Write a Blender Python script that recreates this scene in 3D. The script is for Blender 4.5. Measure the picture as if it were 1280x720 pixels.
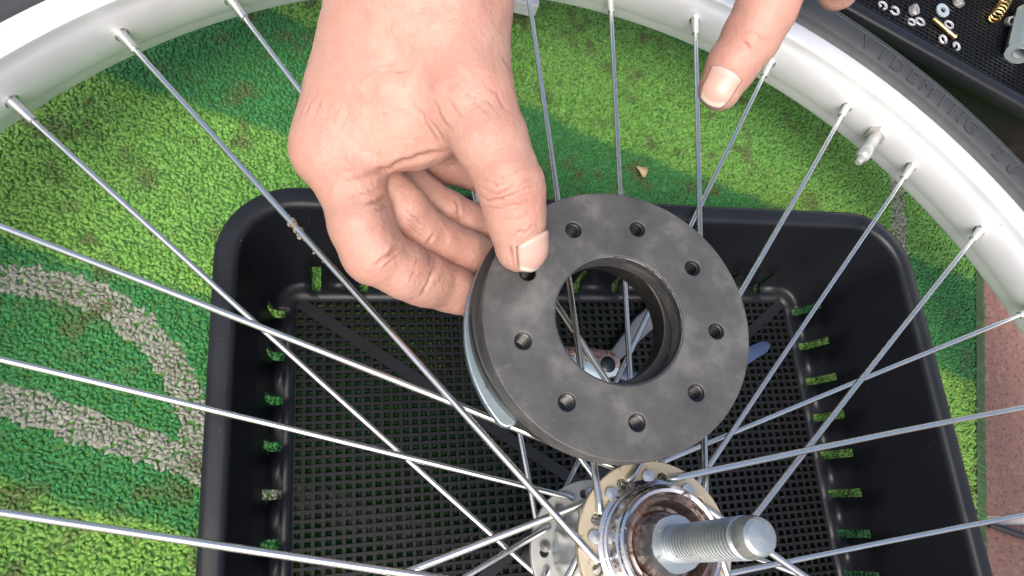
import bpy, bmesh, math, random
import numpy as np
from mathutils import Matrix, Vector

for o in list(bpy.data.objects): bpy.data.objects.remove(o)
SC = bpy.context.scene
COL = SC.collection
MM = 0.001
rng = np.random.default_rng(7)
random.seed(7)

# ------------------------------------------------------------------ camera, sky, sun, exposure
CAM_ROWS = np.array([[0.962071, 0.007192, 0.272706], [-0.075467, -0.953623, 0.291388], [0.262154, -0.300917, -0.91691]])
CAM_H = 323.83          # millimetres above the basket floor
FPX = 850.0
cam = bpy.data.cameras.new('camera')
cam.sensor_width = 36.0
cam.lens = FPX / 1280 * 36.0
cam.clip_start = 0.01
cam.clip_end = 60.0
cam_o = bpy.data.objects.new('camera', cam)
COL.objects.link(cam_o)
mw = Matrix.Identity(4)
for r in range(3):
    mw[r][0] = CAM_ROWS[r][0]; mw[r][1] = -CAM_ROWS[r][1]; mw[r][2] = -CAM_ROWS[r][2]
mw[2][3] = CAM_H * MM
cam_o.matrix_world = mw
SC.camera = cam_o

SUN_EL, SUN_AZ = math.radians(58), math.radians(208)     # azimuth measured from +Y (top of picture) towards +X
w = bpy.data.worlds.new('World'); SC.world = w; w.use_nodes = True
nt = w.node_tree; nt.nodes.clear()
sky = nt.nodes.new('ShaderNodeTexSky'); sky.sky_type = 'NISHITA'; sky.sun_disc = False
sky.sun_elevation = SUN_EL; sky.sun_rotation = SUN_AZ
sky.air_density = 1.0; sky.dust_density = 7.0; sky.ozone_density = 1.0
bg = nt.nodes.new('ShaderNodeBackground'); bg.inputs['Strength'].default_value = 0.15
wo = nt.nodes.new('ShaderNodeOutputWorld')
nt.links.new(sky.outputs[0], bg.inputs[0]); nt.links.new(bg.outputs[0], wo.inputs[0])
sun = bpy.data.lights.new('sun', 'SUN'); sun.energy = 1.2; sun.angle = math.radians(45); sun.color = (1.0, 0.975, 0.94)
sun_o = bpy.data.objects.new('sun', sun); COL.objects.link(sun_o)
sd = Vector((math.sin(SUN_AZ) * math.cos(SUN_EL), math.cos(SUN_AZ) * math.cos(SUN_EL), math.sin(SUN_EL)))
sun_o.rotation_euler = sd.to_track_quat('Z', 'Y').to_euler()
sun_o.location = sd * 2
vs = SC.view_settings
vs.view_transform = 'Standard'; vs.look = 'None'; vs.gamma = 1.0; vs.use_curve_mapping = False
vs.exposure = 0.74

# ------------------------------------------------------------------ helpers
def c2w(P):                      # measured point in millimetres in front of the lens -> place in the scene, millimetres
    return np.asarray(P, float) @ CAM_ROWS.T + np.array([0, 0, CAM_H])
def ray(px, py, z):
    return np.array([(px - 640) / FPX * z, (py - 360) / FPX * z, z])
def at(px, py, h):               # point at height h (mm)
    d = CAM_ROWS @ np.array([(px - 640) / FPX, (py - 360) / FPX, 1.0]); t = (h - CAM_H) / d[2]
    return np.array([d[0] * t, d[1] * t, h])

def link(o, parent=None):
    COL.objects.link(o)
    if parent is not None: o.parent = parent
    return o
def empty(name, loc=(0, 0, 0), rot=None):
    o = bpy.data.objects.new(name, None); o.empty_display_size = 0.02
    COL.objects.link(o)
    if rot is not None: o.matrix_world = rot
    else: o.location = [c * MM for c in loc]
    return o
def tag(o, label, cat=None, group=None, kind=None):
    if label: o['label'] = label
    if cat: o['category'] = cat
    if group: o['group'] = group
    if kind: o['kind'] = kind
    return o
def mesh_obj(name, verts, faces, mat, parent=None, smooth=True, sharp=None):
    me = bpy.data.meshes.new(name)
    v = (np.asarray(verts, float) * MM)
    me.from_pydata(v.tolist(), [], faces if isinstance(faces, list) else faces.tolist())
    me.update()
    if smooth:
        me.polygons.foreach_set('use_smooth', [True] * len(me.polygons))
        if sharp: me.set_sharp_from_angle(angle=math.radians(sharp))
    if mat: me.materials.append(mat)
    o = bpy.data.objects.new(name, me)
    return link(o, parent)
class MB:
    def __init__(s): s.v = []; s.f = []
    def add(s, v, f):
        n = len(s.v); s.v += [tuple(map(float, p)) for p in v]; s.f += [tuple(i + n for i in q) for q in f]; return s
    def box(s, c, d, R=None):
        x, y, z = [k / 2 for k in d]
        p = np.array([(i, j, k) for i in (-x, x) for j in (-y, y) for k in (-z, z)])
        if R is not None: p = p @ np.asarray(R).T
        return s.add(p + np.asarray(c), [(0, 1, 3, 2), (4, 6, 7, 5), (0, 4, 5, 1), (2, 3, 7, 6), (0, 2, 6, 4), (1, 5, 7, 3)])
    def lathe(s, prof, seg=32, closed=False, frame=None):
        n = len(prof); V = []; F = []
        for k in range(seg):
            a = 2 * math.pi * k / seg
            for r, h in prof: V.append((r * math.cos(a), r * math.sin(a), h))
        for k in range(seg):
            k2 = (k + 1) % seg
            for i in range(n if closed else n - 1):
                j = (i + 1) % n
                F.append((k * n + i, k2 * n + i, k2 * n + j, k * n + j))
        V = np.array(V)
        if frame is not None: V = V @ frame[0].T + frame[1]
        return s.add(V, F)
    def tube(s, pts, rad, seg=10, cap=True):
        pts = [np.asarray(p, float) for p in pts]; n = len(pts)
        rad = [rad] * n if np.isscalar(rad) else rad
        V = []; F = []; up = None
        for i, p in enumerate(pts):
            t = pts[min(i + 1, n - 1)] - pts[max(i - 1, 0)]; t = t / np.linalg.norm(t)
            if up is None:
                up = np.array([0, 0, 1.0]) if abs(t[2]) < .9 else np.array([1.0, 0, 0])
            x = np.cross(up, t); x /= np.linalg.norm(x); y = np.cross(t, x); up = y
            for k in range(seg):
                a = 2 * math.pi * k / seg
                V.append(p + rad[i] * (math.cos(a) * x + math.sin(a) * y))
        for i in range(n - 1):
            for k in range(seg):
                k2 = (k + 1) % seg
                F.append((i * seg + k, i * seg + k2, (i + 1) * seg + k2, (i + 1) * seg + k))
        if cap:
            F.append(tuple(range(seg - 1, -1, -1))); F.append(tuple((n - 1) * seg + k for k in range(seg)))
        return s.add(V, F)
    def build(s, name, mat, parent=None, smooth=True, sharp=40):
        return mesh_obj(name, s.v, s.f, mat, parent, smooth, sharp)
def axis_frame(z, o):
    z = np.asarray(z, float); z = z / np.linalg.norm(z)
    a = np.array([1.0, 0, 0]) if abs(z[0]) < .8 else np.array([0, 1.0, 0])
    x = np.cross(a, z); x /= np.linalg.norm(x); y = np.cross(z, x)
    return np.stack([x, y, z], 1), np.asarray(o, float)
def plate(name, loops, thick, bevel, mat, parent=None, z0=0.0, res=2):
    """flat plate with holes; loops are lists of (x, y) in mm, first the outline; returned mesh spans z0..z0+thick"""
    cu = bpy.data.curves.new(name, 'CURVE'); cu.dimensions = '2D'; cu.fill_mode = 'BOTH'
    cu.extrude = (thick / 2 - bevel) * MM; cu.bevel_depth = bevel * MM; cu.bevel_resolution = res
    for k, L in enumerate(loops):
        sp = cu.splines.new('POLY'); sp.points.add(len(L) - 1)
        for p, (x, y) in zip(sp.points, L): p.co = (x * MM, y * MM, 0, 1)
        sp.use_cyclic_u = True
    if bevel: cu.offset = -bevel * MM
    tmp = bpy.data.objects.new('tmp', cu); COL.objects.link(tmp)
    dg = bpy.context.evaluated_depsgraph_get(); dg.update()
    me = bpy.data.meshes.new_from_object(tmp.evaluated_get(dg))
    bpy.data.objects.remove(tmp)
    me.transform(Matrix.Translation((0, 0, (z0 + thick / 2) * MM)))
    me.materials.clear(); me.materials.append(mat)
    me.polygons.foreach_set('use_smooth', [True] * len(me.polygons)); me.set_sharp_from_angle(angle=math.radians(35))
    me.name = name
    o = bpy.data.objects.new(name, me)
    return link(o, parent)
def circ(r, n=48, c=(0, 0), a0=0): return [(c[0] + r * math.cos(a0 + 2 * math.pi * k / n), c[1] + r * math.sin(a0 + 2 * math.pi * k / n)) for k in range(n)]
def copy_tree(o, parent=None):
    c = o.copy(); COL.objects.link(c); c.parent = parent
    for ch in [x for x in bpy.data.objects if x.parent == o]: copy_tree(ch, c)
    return c

# ------------------------------------------------------------------ materials
class NM:
    def __init__(s, name):
        s.m = bpy.data.materials.new(name); s.m.use_nodes = True; s.t = s.m.node_tree
        s.b = s.t.nodes['Principled BSDF']
    def n(s, typ, **kw):
        nd = s.t.nodes.new(typ)
        for k, v in kw.items(): setattr(nd, k, v)
        return nd
    def l(s, a, b): s.t.links.new(a, b)
    def co(s):
        if not hasattr(s, '_c'): s._c = s.n('ShaderNodeTexCoord')
        return s._c.outputs['Object']
    def noise(s, scale, detail=3, rough=.55, coord=None):
        n = s.n('ShaderNodeTexNoise'); n.inputs['Scale'].default_value = scale; n.inputs['Detail'].default_value = detail; n.inputs['Roughness'].default_value = rough
        s.l(coord or s.co(), n.inputs['Vector']); return n.outputs['Fac']
    def vor(s, scale, feature='F1', out='Distance'):
        n = s.n('ShaderNodeTexVoronoi'); n.feature = feature; n.inputs['Scale'].default_value = scale; s.l(s.co(), n.inputs['Vector']); return n.outputs[out]
    def ramp(s, fac, stops):
        r = s.n('ShaderNodeValToRGB'); e = r.color_ramp.elements
        while len(e) < len(stops): e.new(.5)
        for el, (p, c) in zip(e, stops): el.position = p; el.color = (*c, 1) if len(c) == 3 else c
        s.l(fac, r.inputs[0]); return r.outputs[0]
    def mix(s, fac, a, b, mode='MIX'):
        m = s.n('ShaderNodeMix'); m.data_type = 'RGBA'; m.blend_type = mode
        for val, i in ((fac, 0), (a, 6), (b, 7)):
            if hasattr(val, 'is_linked') or hasattr(val, 'links'): s.l(val, m.inputs[i])
            else: m.inputs[i].default_value = (*val, 1) if i > 0 else val
        return m.outputs[2]
    def val(s, fac, lo, hi):
        r = s.n('ShaderNodeMapRange'); r.inputs['To Min'].default_value = lo; r.inputs['To Max'].default_value = hi; s.l(fac, r.inputs[0]); return r.outputs[0]
    def bump(s, h, strength, dist, prev=None):
        b = s.n('ShaderNodeBump'); b.inputs['Strength'].default_value = strength; b.inputs['Distance'].default_value = dist * MM
        s.l(h, b.inputs['Height'])
        if prev is not None: s.l(prev, b.inputs['Normal'])
        return b.outputs[0]
    def set(s, **kw):
        for k, v in kw.items():
            i = s.b.inputs[k.replace('_', ' ')]
            if hasattr(v, 'links'): s.l(v, i)
            else: i.default_value = (*v, 1) if isinstance(v, tuple) and len(v) == 3 and i.type == 'RGBA' else v
        return s
SOFT = {'yellowed_flange': .45, 'dull_flange': .5, 'blued_zinc': .45, 'bright_steel': .75, 'zinc_axle': .85}
def steel(name, col, rough, spots=None, var=.12):
    k = NM(name)
    n = k.noise(180, 4); base = k.mix(n, tuple(c * (1 - var) for c in col), tuple(min(1, c * (1 + var)) for c in col))
    if spots:
        met = 1.0 if name not in SOFT else SOFT[name]
        sp = k.noise(spots[1], 5, .7); f = k.ramp(sp, [(spots[2], (0, 0, 0)), (spots[2] + .1, (1, 1, 1))])
        base = k.mix(f, base, spots[0])
        met = k.val(f, met, .25); rg = k.val(f, rough, .75)
        k.set(Metallic=met, Roughness=rg)
    else:
        k.set(Metallic=SOFT.get(name, 1.0), Roughness=k.val(k.noise(320, 3), rough * .75, rough * 1.3))
    k.set(Base_Color=base)
    k.set(Normal=k.bump(k.noise(900, 3), .15, .08))
    return k.m
M = {}
M['spoke'] = steel('spoke_steel', (.66, .66, .64), .26, ((.30, .25, .20), 260, .66))
M['nipple'] = steel('nipple_brass_plated', (.72, .72, .70), .25)
M['chrome'] = steel('pitted_chrome', (.62, .62, .63), .16, ((.10, .06, .05), 330, .54))
M['zinc'] = steel('zinc_axle', (.42, .46, .47), .3, ((.16, .13, .11), 420, .58))
M['flange'] = steel('yellowed_flange', (.42, .37, .27), .48, ((.20, .145, .085), 160, .56))
M['flange_far'] = steel('dull_flange', (.46, .47, .45), .42, ((.26, .23, .19), 160, .62))
M['barrel'] = steel('hub_barrel', (.55, .58, .58), .35, ((.3, .28, .25), 120, .66))
M['rust'] = steel('rusty_race', (.30, .24, .22), .45, ((.07, .035, .025), 300, .46))
M['steel'] = steel('bright_steel', (.78, .79, .80), .3)
M['blue_steel'] = steel('blued_zinc', (.42, .52, .55), .36, ((.16, .18, .2), 300, .68))
M['brass'] = steel('brass', (.78, .60, .25), .25)
M['thread'] = steel('dark_thread', (.055, .055, .055), .25)
M['lip_steel'] = steel('plate_edge_steel', (.30, .37, .41), .42, ((.08, .09, .10), 300, .56))
def rim_mat():
    k = NM('anodised_rim'); n = k.noise(60, 4); st = k.noise(900, 2)
    base = k.mix(n, (.63, .66, .68), (.74, .765, .78))
    sp = k.ramp(k.noise(330, 4, .7), [(.68, (0, 0, 0)), (.73, (1, 1, 1))])
    base = k.mix(sp, base, (.35, .33, .31))
    k.set(Base_Color=base, Metallic=.35, Roughness=k.val(k.noise(150, 3), .33, .48))
    k.set(Normal=k.bump(st, .1, .06)); return k.m
M['rim'] = rim_mat()
def rubber(name, col, r0=.5, r1=.75):
    k = NM(name); n = k.noise(90, 5, .65)
    k.set(Base_Color=k.mix(n, tuple(c * .7 for c in col), tuple(c * 1.35 for c in col)), Roughness=k.val(k.noise(200, 3), r0, r1))
    k.set(Normal=k.bump(k.noise(1400, 3), .25, .1)); return k.m
M['tyre'] = rubber('tyre_rubber', (.030, .033, .038), .5, .7)
def plastic(name, col, r0, r1, bump=.12, dust=.0, spec=.5):
    k = NM(name); n = k.noise(35, 5, .6)
    base = k.mix(n, tuple(c * .8 for c in col), tuple(c * 1.25 for c in col))
    if dust:
        sp = k.ramp(k.noise(1300, 2, .5), [(.735, (0, 0, 0)), (.77, (1, 1, 1))]); base = k.mix(k.val(sp, 0, dust), base, (.35, .35, .34))
    k.set(Base_Color=base, Roughness=k.val(k.noise(70, 4), r0, r1), Specular_IOR_Level=spec); k.set(Normal=k.bump(k.noise(1600, 2), bump, .06)); return k.m
M['black_plastic'] = plastic('black_plastic', (.0085, .0100, .0135), .30, .45, .12, .5, .32)
M['black_mesh'] = plastic('black_mesh', (.0075, .0085, .0105), .36, .48, .1, .35, .22)
M['blue_grip'] = plastic('blue_grip', (.035, .06, .13), .35, .5)
M['grey_grip'] = plastic('grey_grip', (.085, .10, .12), .35, .55)
M['white_plastic'] = plastic('white_plastic', (.75, .77, .78), .35, .5)
M['cable'] = plastic('dark_twig', (.03, .028, .03), .4, .6)
def ferrite():
    k = NM('ferrite_ring'); n = k.noise(55, 6, .62); n2 = k.noise(240, 4, .6); n3 = k.noise(1200, 3)
    base = k.ramp(n, [(.30, (.032, .032, .033)), (.5, (.058, .058, .057)), (.68, (.120, .118, .113))])
    base = k.mix(k.ramp(n2, [(.62, (0, 0, 0)), (.78, (.5, .5, .5))]), base, (.12, .118, .112))
    k.set(Base_Color=base, Roughness=k.val(n2, .42, .68), Specular_IOR_Level=.5)
    b = k.bump(n2, .35, .35); k.set(Normal=k.bump(n3, .5, .12, b)); return k.m
M['ferrite'] = ferrite()
M['back_ring'] = steel('dark_back_ring', (.085, .083, .080), .5, ((.12, .075, .05), 240, .62))
M['ferrite_edge'] = steel('chipped_edge', (.16, .165, .165), .55, ((.045, .045, .045), 420, .52))
def skin():
    k = NM('skin'); a = k.n('ShaderNodeVertexColor'); a.layer_name = 'tint'
    n = k.noise(95, 5, .6); n2 = k.noise(420, 3)
    base = k.mix(k.ramp(n, [(.38, (0, 0, 0)), (.70, (.5, .5, .5))]), a.outputs['Color'], (.44, .225, .175))
    base = k.mix(k.ramp(n2, [(.62, (0, 0, 0)), (.72, (.28, .28, .28))]), base, (.33, .15, .105))
    k.set(Base_Color=base, Roughness=k.val(n2, .40, .56), Subsurface_Weight=.22, Subsurface_Radius=(1.0, .38, .22), Subsurface_Scale=.0022, Specular_IOR_Level=.42)
    v = k.vor(1500, 'DISTANCE_TO_EDGE'); vv = k.vor(620, 'DISTANCE_TO_EDGE')
    b = k.bump(v, .55, .14); b = k.bump(vv, .6, .26, b); k.set(Normal=k.bump(k.noise(210, 4), .40, .4, b)); return k.m
M['skin'] = skin()
def nail():
    k = NM('nail'); n = k.noise(120, 3)
    a = k.n('ShaderNodeVertexColor'); a.layer_name = 'tint'; mm = k.mix(n, (.9, .9, .9), (1.08, 1.08, 1.08))
    k.set(Base_Color=k.mix(1.0, a.outputs['Color'], mm, 'MULTIPLY'), Roughness=.28, Subsurface_Weight=.15, Subsurface_Radius=(1, .5, .3), Subsurface_Scale=.001)
    wv = k.n('ShaderNodeTexWave'); wv.inputs['Scale'].default_value = 900; k.l(k.co(), wv.inputs['Vector'])
    k.set(Normal=k.bump(k.noise(700, 2), .15, .06)); return k.m
M['nail'] = nail()
def tile_mat():
    k = NM('terracotta_tile'); n = k.noise(30, 4); s = k.noise(420, 3, .6); s2 = k.noise(190, 4, .6)
    base = k.mix(n, (.205, .105, .08), (.26, .14, .105))
    base = k.mix(k.ramp(s, [(.54, (0, 0, 0)), (.62, (.85, .85, .85))]), base, (.085, .05, .05))
    base = k.mix(k.ramp(s2, [(.55, (0, 0, 0)), (.66, (.6, .6, .6))]), base, (.34, .21, .155))
    k.set(Base_Color=base, Roughness=k.val(s, .3, .55)); k.set(Normal=k.bump(s, .2, .2)); return k.m
M['tile'] = tile_mat()
def grout():
    k = NM('grout'); n = k.noise(140, 5, .7); k.set(Base_Color=k.mix(n, (.42, .40, .37), (.66, .64, .60)), Roughness=.9); k.set(Normal=k.bump(n, .5, .8)); return k.m
M['grout'] = grout()
def pile():
    k = NM('turf_pile'); a = k.n('ShaderNodeVertexColor'); a.layer_name = 'tint'
    n = k.noise(700, 3); base = k.mix(n, (.55, .55, .55), (1.35, 1.35, 1.35)); base = k.mix(1.0, a.outputs['Color'], base, 'MULTIPLY')
    k.set(Base_Color=base, Roughness=.55, Sheen_Weight=.1, Specular_IOR_Level=.45)
    k.set(Normal=k.bump(k.noise(2200, 2), .35, .2)); return k.m
M['pile'] = pile()
def backing():
    k = NM('turf_backing'); n = k.noise(500, 4); k.set(Base_Color=k.mix(n, (.03, .12, .02), (.07, .2, .04)), Roughness=.9); k.set(Normal=k.bump(n, .6, 1.0)); return k.m
M['backing'] = backing()
def leafm():
    k = NM('dry_leaf'); n = k.noise(300, 4); k.set(Base_Color=k.mix(n, (.42, .29, .15), (.62, .48, .30)), Roughness=.7); return k.m
M['leaf'] = leafm()
def crumb():
    k = NM('white_crumb'); k.set(Base_Color=k.mix(k.noise(900), (.7, .72, .72), (.85, .86, .86)), Roughness=.5); return k.m
M['crumb'] = crumb()
def grime():
    k = NM('grime'); n = k.noise(1200, 4); k.set(Base_Color=k.mix(n, (.07, .055, .04), (.30, .26, .21)), Roughness=.9); k.set(Normal=k.bump(n, .8, .4)); return k.m
M['grime'] = grime()

# ------------------------------------------------------------------ the ground: tiled floor
FLOOR_Z = -11.0
g = MB(); g.add([(-3000, -3000, FLOOR_Z - 2.2), (3000, -3000, FLOOR_Z - 2.2), (3000, 3000, FLOOR_Z - 2.2), (-3000, 3000, FLOOR_Z - 2.2)], [(0, 1, 2, 3)])
floor = g.build('floor', M['grout']); tag(floor, 'pale grouted floor under the turf mat', None, kind='structure')
E_ = np.array([.327, .945, 0]); P_ = np.array([.945, -.327, 0])      # directions along and across the mat
E_ /= np.linalg.norm(E_); P_ = np.array([E_[1], -E_[0], 0])
ta = math.atan2(-2.2, 27.0); tx = np.array([math.cos(ta), math.sin(ta), 0]); ty = np.array([-math.sin(ta), math.cos(ta), 0])
tile_me = None
g0 = at(1258, 651, FLOOR_Z)
TS = 198.0
for i in range(-3, 4):
    for j in range(-3, 4):
        c = g0 + tx * ((i + .35) * TS) + ty * ((j + .5) * TS)
        if tile_me is None:
            b = MB(); hx = TS / 2 - 2.6
            top = [(-hx + 1, -hx + 1, 0), (hx - 1, -hx + 1, 0), (hx - 1, hx - 1, 0), (-hx + 1, hx - 1, 0)]
            mid = [(-hx, -hx, -.8), (hx, -hx, -.8), (hx, hx, -.8), (-hx, hx, -.8)]
            lo = [(x, y, -6) for x, y, z in mid]
            b.add(top + mid + lo, [(0, 1, 2, 3)] + [(4 + k, 4 + (k + 1) % 4, (k + 1) % 4, k) for k in range(4)] + [(8 + k, 8 + (k + 1) % 4, 4 + (k + 1) % 4, 4 + k) for k in range(4)])
            t = b.build('tile', M['tile'], floor, smooth=False); tile_me = t.data
        else:
            t = bpy.data.objects.new('tile', tile_me); link(t, floor)
        t.location = c * MM; t.rotation_euler = (0, 0, ta)

# ------------------------------------------------------------------ turf mat
mat_root = empty('turf_mat', (100, 60, FLOOR_Z))
tag(mat_root, 'green looped turf mat printed with grey pitch lines under the baskets', 'mat')
PR, PL, S0, S1 = 357.0, -340.0, -200.0, 470.0
def ps(p, s, z): return P_ * p + E_ * s + np.array([0, 0, z])
mo = np.array([100, 60, FLOOR_Z])
b = MB()
cs = [(PL, S0), (PR, S0), (PR, S1), (PL, S1)]
b.add([ps(p, s, -10.8) - mo for p, s in cs] + [ps(p, s, -6.4) - mo for p, s in cs], [(4, 5, 6, 7), (3, 2, 1, 0)] + [(k, (k + 1) % 4, 4 + (k + 1) % 4, 4 + k) for k in range(4)])
b.build('backing', M['backing'], mat_root, smooth=False)
def smooth_noise(x, y, scale, seed):
    r = np.random.default_rng(seed); G = r.random((64, 64))
    fx, fy = (x / scale) % 64, (y / scale) % 64
    i, j = fx.astype(int), fy.astype(int); u, v = fx - i, fy - j
    u = u * u * (3 - 2 * u); v = v * v * (3 - 2 * v); i2, j2 = (i + 1) % 64, (j + 1) % 64
    return G[i, j] * (1 - u) * (1 - v) + G[i2, j] * u * (1 - v) + G[i, j2] * (1 - u) * v + G[i2, j2] * u * v
def sstep(a, b, x): t = np.clip((x - a) / (b - a), 0, 1); return t * t * (3 - 2 * t)
def print_colour(x, y):
    s = x * E_[0] + y * E_[1]; p = x * P_[0] + y * P_[1]
    ed = (smooth_noise(x, y, 9, 1) - .5) * 3 + (smooth_noise(x, y, 30, 2) - .5) * 5
    sn = s + ed
    light = 1 - sstep(-24, -18, sn) + sstep(73, 79, sn) * (1 - sstep(167, 174, sn)) + sstep(237, 244, sn) * (1 - sstep(330, 337, sn)) + sstep(430, 437, sn)
    dark_c = np.array([.022, .165, .040]); light_c = np.array([.165, .325, .048])
    tint = smooth_noise(x, y, 70, 3)[:, None]
    light_c = light_c * (1 - tint) + np.array([.095, .275, .05]) * tint
    c = dark_c * (1 - light[:, None]) + light_c * light[:, None]
    # pitch lines
    cx, cy, R = -133.0, 25.0, 82.0
    q = np.hypot(x - cx, y - cy); nn = (smooth_noise(x, y, 5, 4) - .5) * 2.5
    la = np.array([-126.6, 54.7]); lb = np.array([-45.0, 21.3]); d = (lb - la) / np.linalg.norm(lb - la); nl = np.array([-d[1], d[0]])
    dl = (x - la[0]) * nl[0] + (y - la[1]) * nl[1]
    arc = (np.abs(q - R + nn) < 6.6) & (dl > -6)
    line = (np.abs(dl + nn) < 7.0)
    lr = np.array([360.0, 127.0]); dr = np.array([14.0, 60.5]); dr /= np.linalg.norm(dr); nr = np.array([dr[1], -dr[0]])
    dd = (x - lr[0]) * nr[0] + (y - lr[1]) * nr[1]
    line2 = (np.abs(dd + nn) < 5.6)
    g = np.array([.27, .263, .235])
    wear = .55 + .6 * smooth_noise(x, y, 7, 6)
    k = (arc | line | line2)
    c = np.where(k[:, None], .86 * g * (.84 + .18 * wear[:, None]) + .14 * c, c)
    # worn brownish stains
    st = sstep(.60, .84, smooth_noise(x, y, 13, 9) * .55 + smooth_noise(x, y, 6, 10) * .45)[:, None] * .75
    c = c * (1 - st) + np.array([.075, .082, .028]) * st
    return c
def tufts():
    pitch = 2.05
    ps_ = np.arange(PL + 2, PR - 1, pitch); ss = np.arange(S0 + 2, S1 - 1, pitch * .92)
    A, B = np.meshgrid(ps_, ss, indexing='ij'); A = A + ((np.arange(A.shape[1]) % 2) * pitch * .5)[None]
    A = A.ravel() + rng.normal(0, .48, A.size); B = B.ravel() + rng.normal(0, .48, B.size)
    x = A * P_[0] + B * E_[0]; y = A * P_[1] + B * E_[1]
    # far from the picture the pile is thinned out
    near = (x > -185) & (x < 430) & (y > -80) & (y < 370)
    keep = near | (rng.random(A.size) < .2); big = np.where(near, 1.0, 2.2)[keep]
    x, y = x[keep], y[keep]; n = len(x)
    col = print_colour(x, y) * (1 + rng.normal(0, .11, n))[:, None]
    seg = 6
    base = [(0, 0, 1.0)]
    for rr, zz, ph in ((.68, .66, 0), (1.0, -.35, .5)):
        for k in range(seg):
            a = 2 * math.pi * (k + ph) / seg; base.append((rr * math.cos(a), rr * math.sin(a), zz))
    base = np.array(base); nb = len(base)
    F = [(0, 1 + k, 1 + (k + 1) % seg) for k in range(seg)] + [(1 + k, 1 + seg + k, 1 + seg + (k + 1) % seg, 1 + (k + 1) % seg) for k in range(seg)]
    yaw = rng.uniform(0, 6.3, n); la = rng.uniform(1.25, 2.2, n) * big; sa = rng.uniform(.8, 1.25, n) * big; hh = rng.uniform(.8, 1.5, n)
    lx = rng.normal(0, .55, n); ly = rng.normal(0, .55, n)
    V = np.empty((n, nb, 3))
    bx = base[None, :, 0] * la[:, None] * (1 + rng.normal(0, .22, (n, nb))); by = base[None, :, 1] * sa[:, None] * (1 + rng.normal(0, .22, (n, nb))); bz = base[None, :, 2]
    V[..., 0] = x[:, None] + bx * np.cos(yaw)[:, None] - by * np.sin(yaw)[:, None] + lx[:, None] * bz
    V[..., 1] = y[:, None] + bx * np.sin(yaw)[:, None] + by * np.cos(yaw)[:, None] + ly[:, None] * bz
    V[..., 2] = -6.2 + bz * hh[:, None] + rng.normal(0, .12, (n, nb))
    # pressed flat where a basket stands
    V[..., 2] = np.minimum(V[..., 2], -4.05)
    me = bpy.data.meshes.new('pile')
    tri = [f for f in F if len(f) == 3]; qd = [f for f in F if len(f) == 4]
    off = (np.arange(n) * nb)[:, None, None]
    T = (np.array(tri)[None] + off).reshape(-1, 3); Q = (np.array(qd)[None] + off).reshape(-1, 4)
    Vw = (V.reshape(-1, 3) - mo) * MM
    me.vertices.add(len(Vw)); me.vertices.foreach_set('co', Vw.ravel())
    nl = T.size + Q.size; me.loops.add(nl); me.loops.foreach_set('vertex_index', np.concatenate([T.ravel(), Q.ravel()]))
    npoly = len(T) + len(Q); me.polygons.add(npoly)
    me.polygons.foreach_set('loop_start', np.concatenate([np.arange(len(T)) * 3, T.size + np.arange(len(Q)) * 4]))
    me.polygons.foreach_set('use_smooth', np.ones(npoly, bool))
    me.update(calc_edges=True)
    at_ = me.color_attributes.new('tint', 'FLOAT_COLOR', 'POINT')
    cc = np.ones((n, nb, 4)); cc[..., :3] = np.clip(col, .004, .9)[:, None, :]
    at_.data.foreach_set('color', cc.ravel())
    me.materials.append(M['pile'])
    o = bpy.data.objects.new('pile', me); link(o, mat_root); o['kind'] = 'stuff'
tufts()
# bound edge of the mat: a fringe of upright fibres along its right side
def fringe():
    n = 7000; s = rng.uniform(S0, S1, n); V = []; F = []
    p0 = PR - rng.uniform(0, 1.0, n)
    cols = []
    V = np.empty((n, 4, 3)); wv = rng.uniform(.25, .5, n); ln = rng.uniform(8.0, 12.5, n); sk = rng.normal(0, .8, n)
    a = P_ * p0[:, None] + E_ * s[:, None]; a[:, 2] = rng.uniform(-6.5, -5, n)
    e = a + P_ * ln[:, None] + E_ * sk[:, None]; e[:, 2] = -10.6 + rng.uniform(0, 1.2, n)
    V[:, 0] = a - E_ * wv[:, None]; V[:, 1] = a + E_ * wv[:, None]; V[:, 2] = e + E_ * wv[:, None] * .6; V[:, 3] = e - E_ * wv[:, None] * .6
    V -= mo
    F = (np.arange(n)[:, None] * 4 + np.arange(4)[None])
    o = mesh_obj('edge_fringe', V.reshape(-1, 3), F, M['pile'], mat_root, smooth=False)
    at_ = o.data.color_attributes.new('tint', 'FLOAT_COLOR', 'POINT')
    c = np.ones((n, 4, 4)); base = np.array([.05, .125, .03])[None] * (1 + rng.normal(0, .3, n))[:, None]; c[..., :3] = np.clip(base, .005, 1)[:, None]
    at_.data.foreach_set('color', c.ravel()); o['kind'] = 'stuff'
fringe()

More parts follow.
